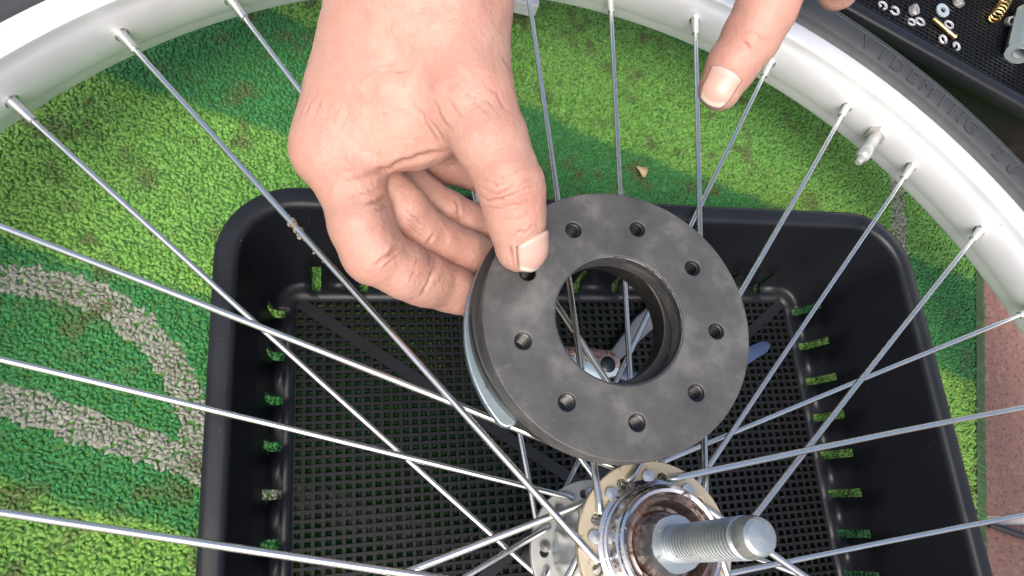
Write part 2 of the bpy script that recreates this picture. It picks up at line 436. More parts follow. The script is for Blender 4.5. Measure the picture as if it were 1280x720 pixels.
# ------------------------------------------------------------------ baskets
LEVELS = [(0, 0), (4.6, 0), (7.0, 0), (8.6, .5), (9.8, 1.8), (10.4, 4.0), (12.2, 17.0), (15.0, 36.0), (18.4, 60.0), (19.0, 64.6), (19.4, 66.2), (20.1, 66.9), (21.0, 67.05), (25.0, 66.9), (26.0, 66.6), (26.5, 65.8), (26.7, 57.0)]
SLOT0, SLOT1 = 1, 6
def basket(name, x0, x1, y0, y1, pitch, rc=3.0, ribs=True):
    """basket standing on z=0 whose mesh floor spans the given rectangle (mm, local)"""
    root = empty(name)
    ax0, ax1, ay0, ay1 = x0 + rc, x1 - rc, y0 + rc, y1 - rc
    path = []     # (corner centre or side point, direction angle, slot flag of the segment after it)
    def side(p, q, ang):
        p = np.array(p, float); q = np.array(q, float); L = np.linalg.norm(q - p); d = (q - p) / L
        lo, hi = (p[1], q[1]) if abs(d[1]) > .5 else (p[0], q[0])
        base, step = (y1 - 6.5, -20.25) if abs(d[1]) > .5 else (x0 + 9.3, 22.2)
        vals = [base + step * k for k in range(20)]
        cs_ = sorted((v - lo) * (1 if hi > lo else -1) for v in vals if min(lo, hi) + 2.3 < v < max(lo, hi) - 2.3)
        path.append((p, ang, False))
        for c in cs_:
            path.append((p + d * (c - 2.1), ang, True)); path.append((p + d * (c + 2.1), ang, False))
    def corner(c, a0):
        for k in range(10):
            path.append((np.array(c, float), a0 + math.radians(90) * (k) / 10, False))
    side((ax1, ay0), (ax1, ay1), 0); corner((ax1, ay1), 0)
    side((ax1, ay1), (ax0, ay1), math.pi / 2); corner((ax0, ay1), math.pi / 2)
    side((ax0, ay1), (ax0, ay0), math.pi); corner((ax0, ay0), math.pi)
    side((ax0, ay0), (ax1, ay0), 1.5 * math.pi); corner((ax1, ay0), 1.5 * math.pi)
    n = len(path); nl = len(LEVELS); V = []; F = []
    for c, a, fl in path:
        for off, z in LEVELS:
            r = rc + off; V.append((c[0] + r * math.cos(a), c[1] + r * math.sin(a), z))
    for i in range(n):
        j = (i + 1) % n
        for k in range(nl - 1):
            if path[i][2] and SLOT0 <= k < SLOT1: continue
            F.append((i * nl + k, j * nl + k, j * nl + k + 1, i * nl + k + 1))
    o = mesh_obj('wall_shell', V, F, M['black_plastic'], root)
    bm = bmesh.new(); bm.from_mesh(o.data); bmesh.ops.remove_doubles(bm, verts=bm.verts, dist=1e-6); bmesh.ops.recalc_face_normals(bm, faces=bm.faces); bm.to_mesh(o.data); bm.free()
    sm = o.modifiers.new('thickness', 'SOLIDIFY'); sm.thickness = 1.9 * MM; sm.offset = 0 
    # mesh floor: crossing bars
    b = MB()
    px, py = pitch
    nx = int((x1 - x0) / px); ny = int((y1 - y0) / py)
    for k in range(nx + 1):
        x = x0 + (x1 - x0) * k / nx; b.box((x, (y0 + y1) / 2, -2.05), (1.6, y1 - y0, 3.8))
    for k in range(ny + 1):
        y = y0 + (y1 - y0) * k / ny; b.box(((x0 + x1) / 2, y, -1.8), (x1 - x0, 1.45, 4.4))
    m = b.build('mesh_floor', M['black_mesh'], root, smooth=False); m['kind'] = 'stuff'
    for sx, sy in ((1, 1), (-1, 1)) if ribs else ():
        d = np.array([(x1 - x0) * sx, (y1 - y0) * sy]); L = np.linalg.norm(d); a = math.atan2(d[1], d[0])
        R = [[math.cos(a), -math.sin(a), 0], [math.sin(a), math.cos(a), 0], [0, 0, 1]]
        b = MB(); b.box(((x0 + x1) / 2, (y0 + y1) / 2, -.2 + .05 * sx), (L - 3, 5.4, 1.9), R)
        b.build('floor_rib', M['black_plastic'], root, smooth=False)
    return root
bask = basket('tool_basket', -10.6, 259.0, -92.0, 95.7, (4.32, 3.78))
tag(bask, 'black plastic basket with slotted walls and mesh floor under the wheel hub', 'basket')
tray = basket('parts_basket', -135, 135, 0, 190, (4.32, 3.78), ribs=False)
tag(tray, 'black plastic basket holding nuts, washers and a spring beyond the tyre', 'basket')
lip_d = np.array([104.2, -50.4]); lip_d /= np.linalg.norm(lip_d); lip_n = np.array([-lip_d[1], lip_d[0]])
tray_ang = math.atan2(lip_d[1], lip_d[0])
tray_o = np.array([349.1, 224.4]) + lip_d * 20 + lip_n * 23.5
tray.location = (tray_o[0] * MM, tray_o[1] * MM, 0); tray.rotation_euler = (0, 0, tray_ang)

# ------------------------------------------------------------------ pliers lying in the basket
pl = empty('pliers', at(757, 455, 4)); plo = at(757, 455, 4)
tag(pl, 'steel pliers with grey and blue handles lying in the basket behind the ring', 'pliers')
def P4(px, py, h): return at(px, py, h) - plo
def flatbar(name, pts, wid, thick, mat, parent):
    """bar with rectangular-round section along pts (mm)"""
    pts = [np.asarray(p, float) for p in pts]; V = []; F = []; n = len(pts); sec = 10
    for i, p in enumerate(pts):
        t = pts[min(i + 1, n - 1)] - pts[max(i - 1, 0)]; t /= np.linalg.norm(t); s = np.cross([0, 0, 1.0], t); s /= np.linalg.norm(s); u = np.cross(t, s)
        for k in range(sec):
            a = 2 * math.pi * k / sec; ca, sa = math.cos(a), math.sin(a); e = .6
            V.append(p + s * wid[i] / 2 * math.copysign(abs(ca) ** e, ca) + u * thick[i] / 2 * math.copysign(abs(sa) ** e, sa))
    for i in range(n - 1):
        for k in range(sec): F.append((i * sec + k, i * sec + (k + 1) % sec, (i + 1) * sec + (k + 1) % sec, (i + 1) * sec + k))
    F.append(tuple(range(sec - 1, -1, -1))); F.append(tuple((n - 1) * sec + k for k in range(sec)))
    return mesh_obj(name, V, F, mat, parent, True, 45)
flatbar('handle', [P4(768, 445, 7), P4(800, 408, 8), P4(835, 378, 8), P4(862, 362, 7), P4(873, 357, 7)], [7, 11, 11.5, 10, 4], [5, 7, 7, 7, 4], M['grey_grip'], pl)
flatbar('handle', [P4(772, 466, 6), P4(812, 482, 7), P4(870, 472, 7), P4(930, 446, 7), P4(953, 434, 7), P4(960, 431, 7)], [6, 9, 10, 9, 7, 3], [5, 7, 7, 7, 6, 3], M['blue_grip'], pl)
flatbar('jaw', [P4(772, 452, 6), P4(750, 452, 6), P4(722, 442, 6), P4(705, 436, 6)], [12, 13, 8, 3], [6, 6.4, 5, 3], M['rust'], pl)
flatbar('jaw', [P4(772, 458, 6), P4(748, 463, 6), P4(722, 456, 6), P4(703, 446, 6)], [10, 11, 7, 3], [5.4, 6, 5, 3], M['blue_steel'], pl)
b = MB(); b.lathe([(0, 3.5), (3.6, 3.5), (4.2, 3.1), (4.2, -1)], 20, frame=(np.eye(3), P4(757, 457, 6))); b.build('pivot_rivet', M['thread'], pl)

# ------------------------------------------------------------------ bicycle wheel (local axes: u, v in its plane, w along the axle)
WC = np.array([31.1669356, 91.2665438, 236.469325]); WN = np.array([0.29112515, -0.42301574, -1.0]); WN /= np.linalg.norm(WN)
WU = np.cross(WN, [0, 1, 0]); WU /= np.linalg.norm(WU); WV = np.cross(WN, WU)
wc = c2w(WC); Rw = CAM_ROWS @ np.stack([WU, WV, WN], 1)
wm = Matrix.Identity(4)
for r in range(3):
    for c in range(3): wm[r][c] = Rw[r][c]
    wm[r][3] = wc[r] * MM
wheel = empty('bicycle_wheel', rot=wm)
tag(wheel, 'spoked bicycle wheel with silver rim lying flat over the black basket', 'wheel')
PH0 = 1.9100907
SEG = 180
rim_p = [(267.2, -16.4), (266.2, -14.6), (265.8, -11.0), (264.9, -9.0), (263.7, -5.5), (263.2, 0), (263.7, 5.5), (264.9, 9.6), (266.0, 12.2), (265.9, 13.4), (266.2, 14.6), (267.0, 15.2), (267.8, 15.5), (275.2, 16.4), (276.6, 16.2), (277.0, 15.4), (276.6, 14.4), (273.0, 13.6), (270.4, 10.5), (269.6, 0), (270.4, -10.5), (273.0, -13.6), (276.6, -14.4), (277.0, -15.4), (276.2, -16.4)]
b = MB(); b.lathe(rim_p, SEG, closed=True); b.build('rim', M['rim'], wheel, True, 38)
ty_p = [(275.2, 14.2), (277.0, 16.6), (279.4, 18.9), (280.2, 19.0), (280.8, 19.6), (284.5, 21.2), (288.4, 21.8), (291.4, 21.6), (291.8, 21.0), (292.4, 21.4), (295.5, 20.4), (296.0, 19.6), (296.6, 20.0), (300.5, 17.4), (304.0, 13.6), (307.0, 8.8), (308.4, 4), (308.8, 0), (308.4, -4), (307.0, -8.8), (304.0, -13.6), (300.5, -17.4), (294.5, -20.8), (288.4, -21.8), (281, -19.5), (277, -16.6), (275.2, -14.2), (273, 0)]
b = MB(); b.lathe(ty_p, SEG, closed=True); tyre = b.build('tyre', M['tyre'], wheel, True, 50)
# tread blocks around the shoulder
b = MB()
for k in range(150):
    a = 2 * math.pi * k / 150; ca, sa = math.cos(a), math.sin(a)
    for hz, rr, tl in ((14.2, 303.4, .85), (-14.2, 303.4, -.85)):
        R = np.array([[ca, -sa, 0], [sa, ca, 0], [0, 0, 1]]) @ np.array([[math.cos(tl), 0, -math.sin(tl)], [0, 1, 0], [math.sin(tl), 0, math.cos(tl)]])
        b.box(np.array([rr * ca, rr * sa, hz]), (1.9, 9.3, 5.6), R)
tb = b.build('tread_blocks', M['tyre'], tyre, False); tb['kind'] = 'stuff'
# raised lettering on the near side wall
txt = 'VIDEMING 26'; angs = np.linspace(52.0, 32.8, len(txt))
for ch, ad in zip(txt, angs):
    if ch == ' ': continue
    cu = bpy.data.curves.new('letter', 'FONT'); cu.body = ch; cu.size = 10.6 * MM; cu.extrude = .22 * MM; cu.bevel_depth = .15 * MM; cu.align_x = 'CENTER'; cu.align_y = 'CENTER'
    tmp = bpy.data.objects.new('tmp', cu); COL.objects.link(tmp); dg = bpy.context.evaluated_depsgraph_get(); dg.update()
    me = bpy.data.meshes.new_from_object(tmp.evaluated_get(dg)); bpy.data.objects.remove(tmp)
    me.materials.clear(); me.materials.append(M['tyre']); me.name = 'letter'
    a = math.radians(ad); rad = np.array([math.cos(a), math.sin(a), 0]); tan = np.array([math.sin(a), -math.cos(a), 0])
    sl = math.atan2(1.9, 8.0); yv = rad * math.cos(sl) + np.array([0, 0, math.sin(sl)]); zv = np.cross(tan, yv)
    pos = rad * 285.2 + np.array([0, 0, 21.25])
    mt = Matrix.Identity(4)
    for r in range(3): mt[r][0] = tan[r]; mt[r][1] = yv[r]; mt[r][2] = zv[r]; mt[r][3] = pos[r] * MM
    me.transform(mt); o = bpy.data.objects.new('letter', me); link(o, tyre)
# hub
H1, H2, RF = 41.34, -5.31, 19.568
def flange(name, h, thick, rout, rin, mat, tw, keep):
    loops = [circ(rout, 96), circ(rin, 64)[::-1]]
    for i in range(36):
        if (i % 2 == 0) != keep: continue
        th = PH0 - math.radians(10) * i
        dpos = (i % 4 == 2) if keep else (i % 4 == 1)
        a = th + (1 if dpos else -1) * math.radians(60) + tw
        c = (RF * math.cos(a), RF * math.sin(a))
        if dpos:       # key-shaped opening the spoke hooks into
            a2 = a + math.radians(5.2); c2 = (RF * math.cos(a2), RF * math.sin(a2))
            loops.append(circ(1.65, 14, c2)[::-1])
    return plate(name, loops, thick, .35, mat, wheel, z0=h - thick / 2)
TW1, TW2 = -.0307718, .1900017
flange('hub_flange', H1, 2.6, 24.4, 12.0, M['flange'], TW1, True)
flange('hub_flange', H2, 2.6, 24.4, 12.0, M['flange_far'], TW2, False)
b = MB(); b.lathe([(13.2, H2 + 1.2), (16.6, H2 + 1.5), (16.9, H2 + 2.2), (15.2, H2 + 6), (13.4, H2 + 10), (13.0, 18), (13.4, H1 - 8), (15.2, H1 - 4.5), (16.6, H1 - 1.5), (13.2, H1 - 1.2)], 64)
b.build('hub_barrel', M['barrel'], wheel)
b = MB(); b.lathe([(18.6, H1 + 1.2), (18.7, H1 + 2.2), (17.4, H1 + 2.6), (17.3, H1 + 3.4), (16.6, H1 + 3.6), (16.4, H1 + 4.4), (16.7, H1 + 4.8), (16.4, H1 + 9.8), (15.9, H1 + 10.3), (15.7, H1 + 11.2), (15.0, H1 + 11.8), (14.1, H1 + 11.5), (13.6, H1 + 10.2), (13.4, H1 + 5)], 72)
b.build('bearing_collar', M['chrome'], wheel, True, 30)
b = MB(); b.lathe([(13.7, H1 + 9.6), (13.2, H1 + 9.2), (12.7, H1 + 10.2), (11.9, H1 + 10.4), (11.4, H1 + 9.2), (11.2, H1 + 6.6), (10.6, H1 + 5.0), (9.6, H1 + 4.8), (9.0, H1 + 5.6), (8.0, H1 + 5.4), (5, H1 + 5.4)], 64)
b.build('bearing_race', M['rust'], wheel, True, 50)
nutp = []
b = MB()
hx = [(8.6 * math.cos(math.radians(60 * k + 12)), 8.6 * math.sin(math.radians(60 * k + 12))) for k in range(6)]
def hexnut(b, R0, rin, z0, z1, ch=.8, rot=0, frame=None):
    seg = 24; V = []; F = []
    def rr(a):
        m = ((a - rot) % (math.pi / 3)) - math.pi / 6; return R0 * math.cos(math.pi / 6) / math.cos(m)
    prof = []
    for k in range(seg):
        a = 2 * math.pi * k / seg; R = rr(a); Rc = min(R, R0 * .90)
        prof.append([(rin, z0), (Rc, z0), (R, z0 + ch), (R, z1 - ch), (Rc, z1), (rin, z1)])
    n = 6
    for k in range(seg):
        a = 2 * math.pi * k / seg
        for r, h in prof[k]: V.append((r * math.cos(a), r * math.sin(a), h))
    for k in range(seg):
        k2 = (k + 1) % seg
        for i in range(n): F.append((k * n + i, k2 * n + i, k2 * n + (i + 1) % n, k * n + (i + 1) % n))
    V = np.array(V)
    if frame is not None: V = V @ frame[0].T + frame[1]
    b.add(V, F); return b
hexnut(b, 8.6, 4.9, H1 + 5.2, H1 + 14.0, .9, .2); b.build('lock_nut', M['zinc'], wheel, True, 30)
ax = [(4.5, -88.0), (4.9, -86.0)]
h = -84.0
ax += [(4.9, -84), (4.9, H1 + 12)]
h = H1 + 12.5
while h < 88.0:
    ax += [(4.35, h), (5.0, h + .06), (5.0, h + .8), (4.35, h + .95)]; h += 1.55
ax += [(4.6, 90.0), (4.85, 90.4), (4.8, 92.4), (4.2, 94.4), (3.4, 95.1), (1.5, 95.4), (0, 95.45)]
ax = [(0, -88.3), (3.6, -88.2)] + ax
b = MB(); b.lathe(ax, 40); b.build('axle', M['zinc'], wheel, True, 30)
b = MB(); b.lathe([(12, H2 - 1.3), (17, H2 - 1.6), (17, H2 - 8), (16, H2 - 9), (16, H2 - 24), (13, H2 - 25), (9, H2 - 25.5), (5, H2 - 25.5)], 48); b.build('threaded_boss', M['barrel'], wheel)
b = MB(); hexnut(b, 9.6, 4.8, H2 - 37, H2 - 26, .7, .1); b.build('lock_nut', M['zinc'], wheel, True, 30)
# spokes with nipples
nip_me = None
for i in range(36):
    near = (i % 2 == 0); s = 1 if near else -1
    th = PH0 - math.radians(10) * i
    d = 1 if (i % 4 in (1, 2)) else -1
    tw = TW1 if near else TW2
    hp = H1 if near else H2
    if i == 33: tw += .14
    a = th + d * math.radians(60) + tw
    side_out = s * d                        # spokes with d>0 hook in from the outer face, the others from the inner face
    hole = np.array([RF * math.cos(a), RF * math.sin(a), hp])
    A = np.array([262.6 * math.cos(th), 262.6 * math.sin(th), 1.5 * s])
    out = s if d > 0 else -s
    el = hole + np.array([0, 0, out * 2.7])
    dirv = A - el; dirv /= np.linalg.norm(dirv)
    e2 = el + dirv * 3.0
    head = hole - np.array([0, 0, out * 1.9])
    mid1 = hole + np.array([0, 0, out * 1.3])
    L = np.linalg.norm(A - e2); pts = [head, hole, mid1, el + dirv * .5 + np.array([0, 0, -out * .3]), e2]
    bow = rng.normal(0, .5)
    sidev = np.cross(dirv, [0, 0, 1.0]); sidev /= np.linalg.norm(sidev)
    for f in (.2, .4, .6, .8): pts.append(e2 + (A - e2) * f + sidev * bow * math.sin(f * math.pi))
    pts.append(A + dirv * 1.0)
    b = MB(); b.tube(pts, 1.12, 12)
    b.lathe([(0, 0), (1.9, .15), (2.05, .7), (1.5, 1.5), (1.1, 1.8)], 14, frame=axis_frame([0, 0, out], head - np.array([0, 0, out * .6])))
    sp = b.build('spoke', M['spoke'], wheel, True, 50)
    nb = A - dirv * 10.5
    b = MB(); b.lathe([(0, -.2), (1.25, 0), (1.75, .5), (1.8, 1.5), (1.95, 6.0), (2.2, 10.6), (3.0, 11.2), (3.2, 13)], 14, frame=axis_frame(dirv, nb))
    b.build('nipple', M['nipple'], sp, True, 40)
# crust of grime on one spoke (the tenth clear of the hand)
i = 34; th = PH0 - math.radians(10) * i
A = np.array([262.6 * math.cos(th), 262.6 * math.sin(th), 1.5]); a = th + math.radians(60) + TW1; Bq = np.array([RF * math.cos(a), RF * math.sin(a), H1 + 2.7])
b = MB()
for k in range(30):
    f = .425 + .03 * random.random() if k < 12 else .455 + .05 * random.random()
    p = A + (Bq - A) * f + rng.normal(0, .5, 3); r = random.uniform(.8, 1.4) * (1 if k < 12 else .5)
    b.lathe([(0, -r), (r * .8, -r * .6), (r, 0), (r * .7, r * .7), (0, r)], 7, frame=axis_frame(rng.normal(0, 1, 3), p))
o = b.build('grime_crust', M['grime'], wheel, True)
# valve
va = math.radians(44.8); vr = np.array([math.cos(va), math.sin(va), 0])
b = MB(); b.lathe([(0, 30.5), (1.4, 30.5), (1.9, 29.8), (2.0, 26), (2.9, 25.6), (3.5, 24.8), (3.6, 18.5), (3.2, 17.8), (3.1, 7), (3.9, 6.4)], 20, frame=axis_frame(-vr, vr * 267)); vst = b.build('valve', M['flange_far'], wheel, True, 40)
b = MB(); hexnut(b, 5.2, 2.9, 2.6, 7.0, .5, .3, frame=axis_frame(-vr, vr * 267)); b.build('valve_nut', M['flange_far'], vst, True, 30)

# ------------------------------------------------------------------ the black ring held over the hub
K_ = 200.0 / 222.0
RC = np.array([35.417, 9.925, 222.0]) * K_
RN = np.array([.219, -.364, -1.0]); RN /= np.linalg.norm(RN)
RU = np.cross([0, 1.0, 0], RN); RU /= np.linalg.norm(RU); RV = np.cross(RN, RU)
rcw = c2w(RC); Rr = CAM_ROWS @ np.stack([RU, RV, RN], 1)
rm = Matrix.Identity(4)
for r in range(3):
    for c in range(3): rm[r][c] = Rr[r][c]
    rm[r][3] = rcw[r] * MM
ring = empty('drilled_ring', rot=rm)
tag(ring, 'thick black ring drilled with nine threaded holes, pinched between thumb and finger', 'ring')
RT = 18.0; RO, RI, RH = 41.2, 19.9, 30.5
RF_T = 9.0
hc = [(RH * math.cos(-1.188 - k * math.radians(40)), RH * math.sin(-1.188 - k * math.radians(40))) for k in range(9)]
body = plate('ring_body', [circ(RO, 128), circ(RI, 96)[::-1]] + [circ(2.5, 20, c)[::-1] for c in hc], RF_T, .45, M['ferrite'], ring, z0=-RF_T, res=3)
for c in hc:
    b = MB(); pr = []; z = -.5
    while z > -RF_T + .6: pr += [(2.48, z), (2.48, z - .55), (1.85, z - .75), (1.85, z - .95)]; z -= 1.25
    b.lathe(pr, 18, frame=(np.eye(3), np.array([c[0], c[1], 0]))); b.build('hole_thread', M['thread'], body, False)
b = MB(); b.lathe([(RI - .02, -.50), (RI - .30, -.6), (RI - .42, -2.4), (RI - .3, -3.0), (RI - .02, -3.1)], 96); b.build('inner_edge_band', M['ferrite_edge'], body)
plate('backing_ring', [circ(40.7, 128, (2.0, -2.6)), circ(RI, 96, (2.0, -2.6))[::-1]], RT - RF_T - .1, .5, M['back_ring'], ring, z0=-RT)
# steel plate behind the left side
arc = []
a0, a1 = math.radians(-62), math.radians(37)
for k in range(41): a = a0 + (a1 - a0) * k / 40; arc.append((44.2 * math.cos(a), 44.2 * math.sin(a)))
for k in range(1, 8): a = math.pi * k / 8; ce = (40.6 * math.cos(a1), 40.6 * math.sin(a1)); arc.append((ce[0] + 3.6 * math.cos(a1 + a), ce[1] + 3.6 * math.sin(a1 + a)))
for k in range(41): a = a1 + (a0 - a1) * k / 40; arc.append((37.0 * math.cos(a), 37.0 * math.sin(a)))
for k in range(1, 8): a = math.pi * k / 8; ce = (40.6 * math.cos(a0), 40.6 * math.sin(a0)); arc.append((ce[0] + 3.6 * math.cos(a0 + math.pi + a), ce[1] + 3.6 * math.sin(a0 + math.pi + a)))
plate('backing_plate', [arc], 3.2, .6, M['lip_steel'], ring, z0=-RT - 1.4)

# ------------------------------------------------------------------ hands: smooth-blended distance fields turned into one mesh each
def smin(a, b, k):
    h = np.clip(.5 + .5 * (b - a) / k, 0, 1); return b * (1 - h) + a * h - k * h * (1 - h)
def cone(P, a, b, ra, rb):
    ba = b - a; t = np.clip(((P - a) @ ba) / (ba @ ba), 0, 1); q = P - a - t[:, None] * ba
    return np.sqrt((q * q).sum(1)) - (ra + (rb - ra) * t)
def surface_nets(Fv, org, h):
    s = Fv < 0; nx, ny, nz = Fv.shape
    sl = [slice(0, -1), slice(1, None)]
    acc = np.zeros((nx - 1, ny - 1, nz - 1, 3), np.float32); cnt = np.zeros((nx - 1, ny - 1, nz - 1), np.float32)
    cor = [(i, j, k) for i in (0, 1) for j in (0, 1) for k in (0, 1)]
    for a in range(8):
        for b_ in range(a + 1, 8):
            A, B = cor[a], cor[b_]
            if sum(x != y for x, y in zip(A, B)) != 1: continue
            fa = Fv[sl[A[0]], sl[A[1]], sl[A[2]]]; fb = Fv[sl[B[0]], sl[B[1]], sl[B[2]]]
            m = (fa < 0) != (fb < 0); ii = np.nonzero(m); t = (fa[ii] / (fa[ii] - fb[ii]))[:, None]
            acc[ii] += np.array(A, np.float32) + t * (np.array(B, np.float32) - np.array(A, np.float32)); cnt[ii] += 1
    cell = np.nonzero(cnt > 0); idx = -np.ones(cnt.shape, np.int64); idx[cell] = np.arange(len(cell[0]))
    V = (np.stack(cell, 1) + acc[cell] / cnt[cell][:, None]) * h + org
    Q = []
    for ax_ in range(3):
        o1, o2 = [(1, 2), (2, 0), (0, 1)][ax_]
        A = np.take(s, range(0, s.shape[ax_] - 1), ax_); B = np.take(s, range(1, s.shape[ax_]), ax_)
        m = A != B; e = np.stack(np.nonzero(m), 1); ok = (e[:, o1] > 0) & (e[:, o2] > 0) & (e[:, o1] < cnt.shape[o1]) & (e[:, o2] < cnt.shape[o2]); e = e[ok]
        u1 = np.zeros(3, int); u1[o1] = 1; u2 = np.zeros(3, int); u2[o2] = 1
        q = np.stack([idx[tuple((e - u1 - u2).T)], idx[tuple((e - u2).T)], idx[tuple(e.T)], idx[tuple((e - u1).T)]], 1)
        flip = A[tuple(e.T)]; q[~flip] = q[~flip][:, ::-1]
        Q.append(q)
    return V, np.concatenate(Q)
def mesh_field(sdf, lo, hi, h):
    n = np.ceil((hi - lo) / (h * 4)).astype(int) * 4; c = n // 4
    g = np.stack(np.meshgrid(*[lo[a] + (np.arange(c[a]) * 4 + 1.5) * h for a in range(3)], indexing='ij'), -1).reshape(-1, 3)
    Fc = sdf(g).reshape(c); Fv = np.repeat(np.repeat(np.repeat(Fc, 4, 0), 4, 1), 4, 2).astype(np.float32)
    m = np.abs(Fv) < 6.5 * h; ii = np.stack(np.nonzero(m), 1); P = lo + ii * h; out = np.empty(len(P), np.float32)
    for k in range(0, len(P), 400000): out[k:k + 400000] = sdf(P[k:k + 400000])
    Fv[m] = out
    return surface_nets(Fv, lo, h)
def chain(P, pts):
    d = None
    for (a, ra), (b_, rb) in zip(pts[:-1], pts[1:]):
        e = cone(P, a, b_, ra, rb); d = e if d is None else smin(d, e, 2.2)
    return d
def R_(px, py, z, r): return (ray(px, py, z), r)
def seg_dist2(p, a, b_):
    ba = b_ - a; t = np.clip(((p - a) @ ba) / (ba @ ba), 0, 1); q = p - a - t[:, None] * ba; return np.sqrt((q * q).sum(1))
def make_hand(name, sdf, lo, hi, h, creases, blobs, base_col, front):
    V, Q = mesh_field(sdf, lo, hi, h)
    eps = .4; G = np.stack([sdf(V + np.eye(3)[a] * eps) - sdf(V - np.eye(3)[a] * eps) for a in range(3)], 1); G /= np.linalg.norm(G, axis=1)[:, None] + 1e-9
    pix = np.stack([640 + FPX * V[:, 0] / V[:, 2], 360 + FPX * V[:, 1] / V[:, 2]], 1)
    disp = np.zeros(len(V)); col = np.tile(np.array(base_col), (len(V), 1))
    jit = np.stack([smooth_noise(pix[:, 0], pix[:, 1], 9.0, 31) - .5, smooth_noise(pix[:, 0], pix[:, 1], 9.0, 32) - .5], 1) * 4.0 + np.stack([smooth_noise(pix[:, 0], pix[:, 1], 3.2, 33) - .5, smooth_noise(pix[:, 0], pix[:, 1], 3.2, 34) - .5], 1) * 1.1
    pj = pix + jit
    facing = np.clip(-G[:, 2] * 2 + .3, 0, 1)
    for pts, wd, dp, zmax in creases:
        pp = [np.array(p, float) for p in pts]; ln = [np.linalg.norm(b_ - a) for a, b_ in zip(pp[:-1], pp[1:])]; tot = sum(ln); run = 0
        d = np.full(len(V), 1e9); tt = np.zeros(len(V))
        for a, b_, l_ in zip(pp[:-1], pp[1:], ln):
            ba = b_ - a; t = np.clip(((pj - a) @ ba) / (ba @ ba), 0, 1); q = pj - a - t[:, None] * ba; e = np.sqrt((q * q).sum(1)); mm_ = e < d; d[mm_] = e[mm_]; tt[mm_] = (run + t[mm_] * l_) / tot; run += l_
        tp = np.clip(np.minimum(tt, 1 - tt) * 3.2, 0, 1) ** .8 * (.7 + .6 * smooth_noise(pix[:, 0], pix[:, 1], 14, 35))
        ok = (V[:, 2] < zmax) * facing * tp
        wgt = np.exp(-(d / wd) ** 2) * ok
        disp -= dp * wgt - dp * .3 * np.exp(-((d - wd * 2.2) / (wd * 1.4)) ** 2) * ok
        kk = np.minimum(.62 * wgt * (1 + dp), .85)[:, None]; col = col * (1 - kk) + np.array([.17, .075, .055]) * kk
    # veins, tendons and slack skin
    nz = (smooth_noise(pix[:, 0] * .8 + V[:, 2], pix[:, 1], 34, 41) - .5) * 1.1 + (smooth_noise(pix[:, 0] + V[:, 2], pix[:, 1] * .7, 13, 42) - .5) * .38 + (smooth_noise(pix[:, 0] + V[:, 2] * 2, pix[:, 1], 5, 43) - .5) * .2
    disp += nz
    mot = smooth_noise(pix[:, 0] + V[:, 2], pix[:, 1], 24, 44)[:, None]; mot2 = smooth_noise(pix[:, 0], pix[:, 1] + V[:, 2], 9, 45)[:, None]
    wr = np.clip((mot - .45) * 1.4, 0, 1) * .75 + np.clip((mot2 - .55) * 1.6, 0, 1) * .5
    col = col * (1 - wr) + np.array([.40, .195, .15]) * wr
    V = V + G * disp[:, None]
    for c, r, cc, am in blobs:
        d = np.linalg.norm(V - c, axis=1); wgt = am * np.exp(-(d / r) ** 2)[:, None]
        col = col * (1 - wgt) + np.array(cc) * wgt
    o = mesh_obj(name, c2w(V), Q, M['skin'])
    at_ = o.data.color_attributes.new('tint', 'FLOAT_COLOR', 'POINT'); cc = np.ones((len(V), 4)); cc[:, :3] = col; at_.data.foreach_set('color', cc.ravel())
    return o
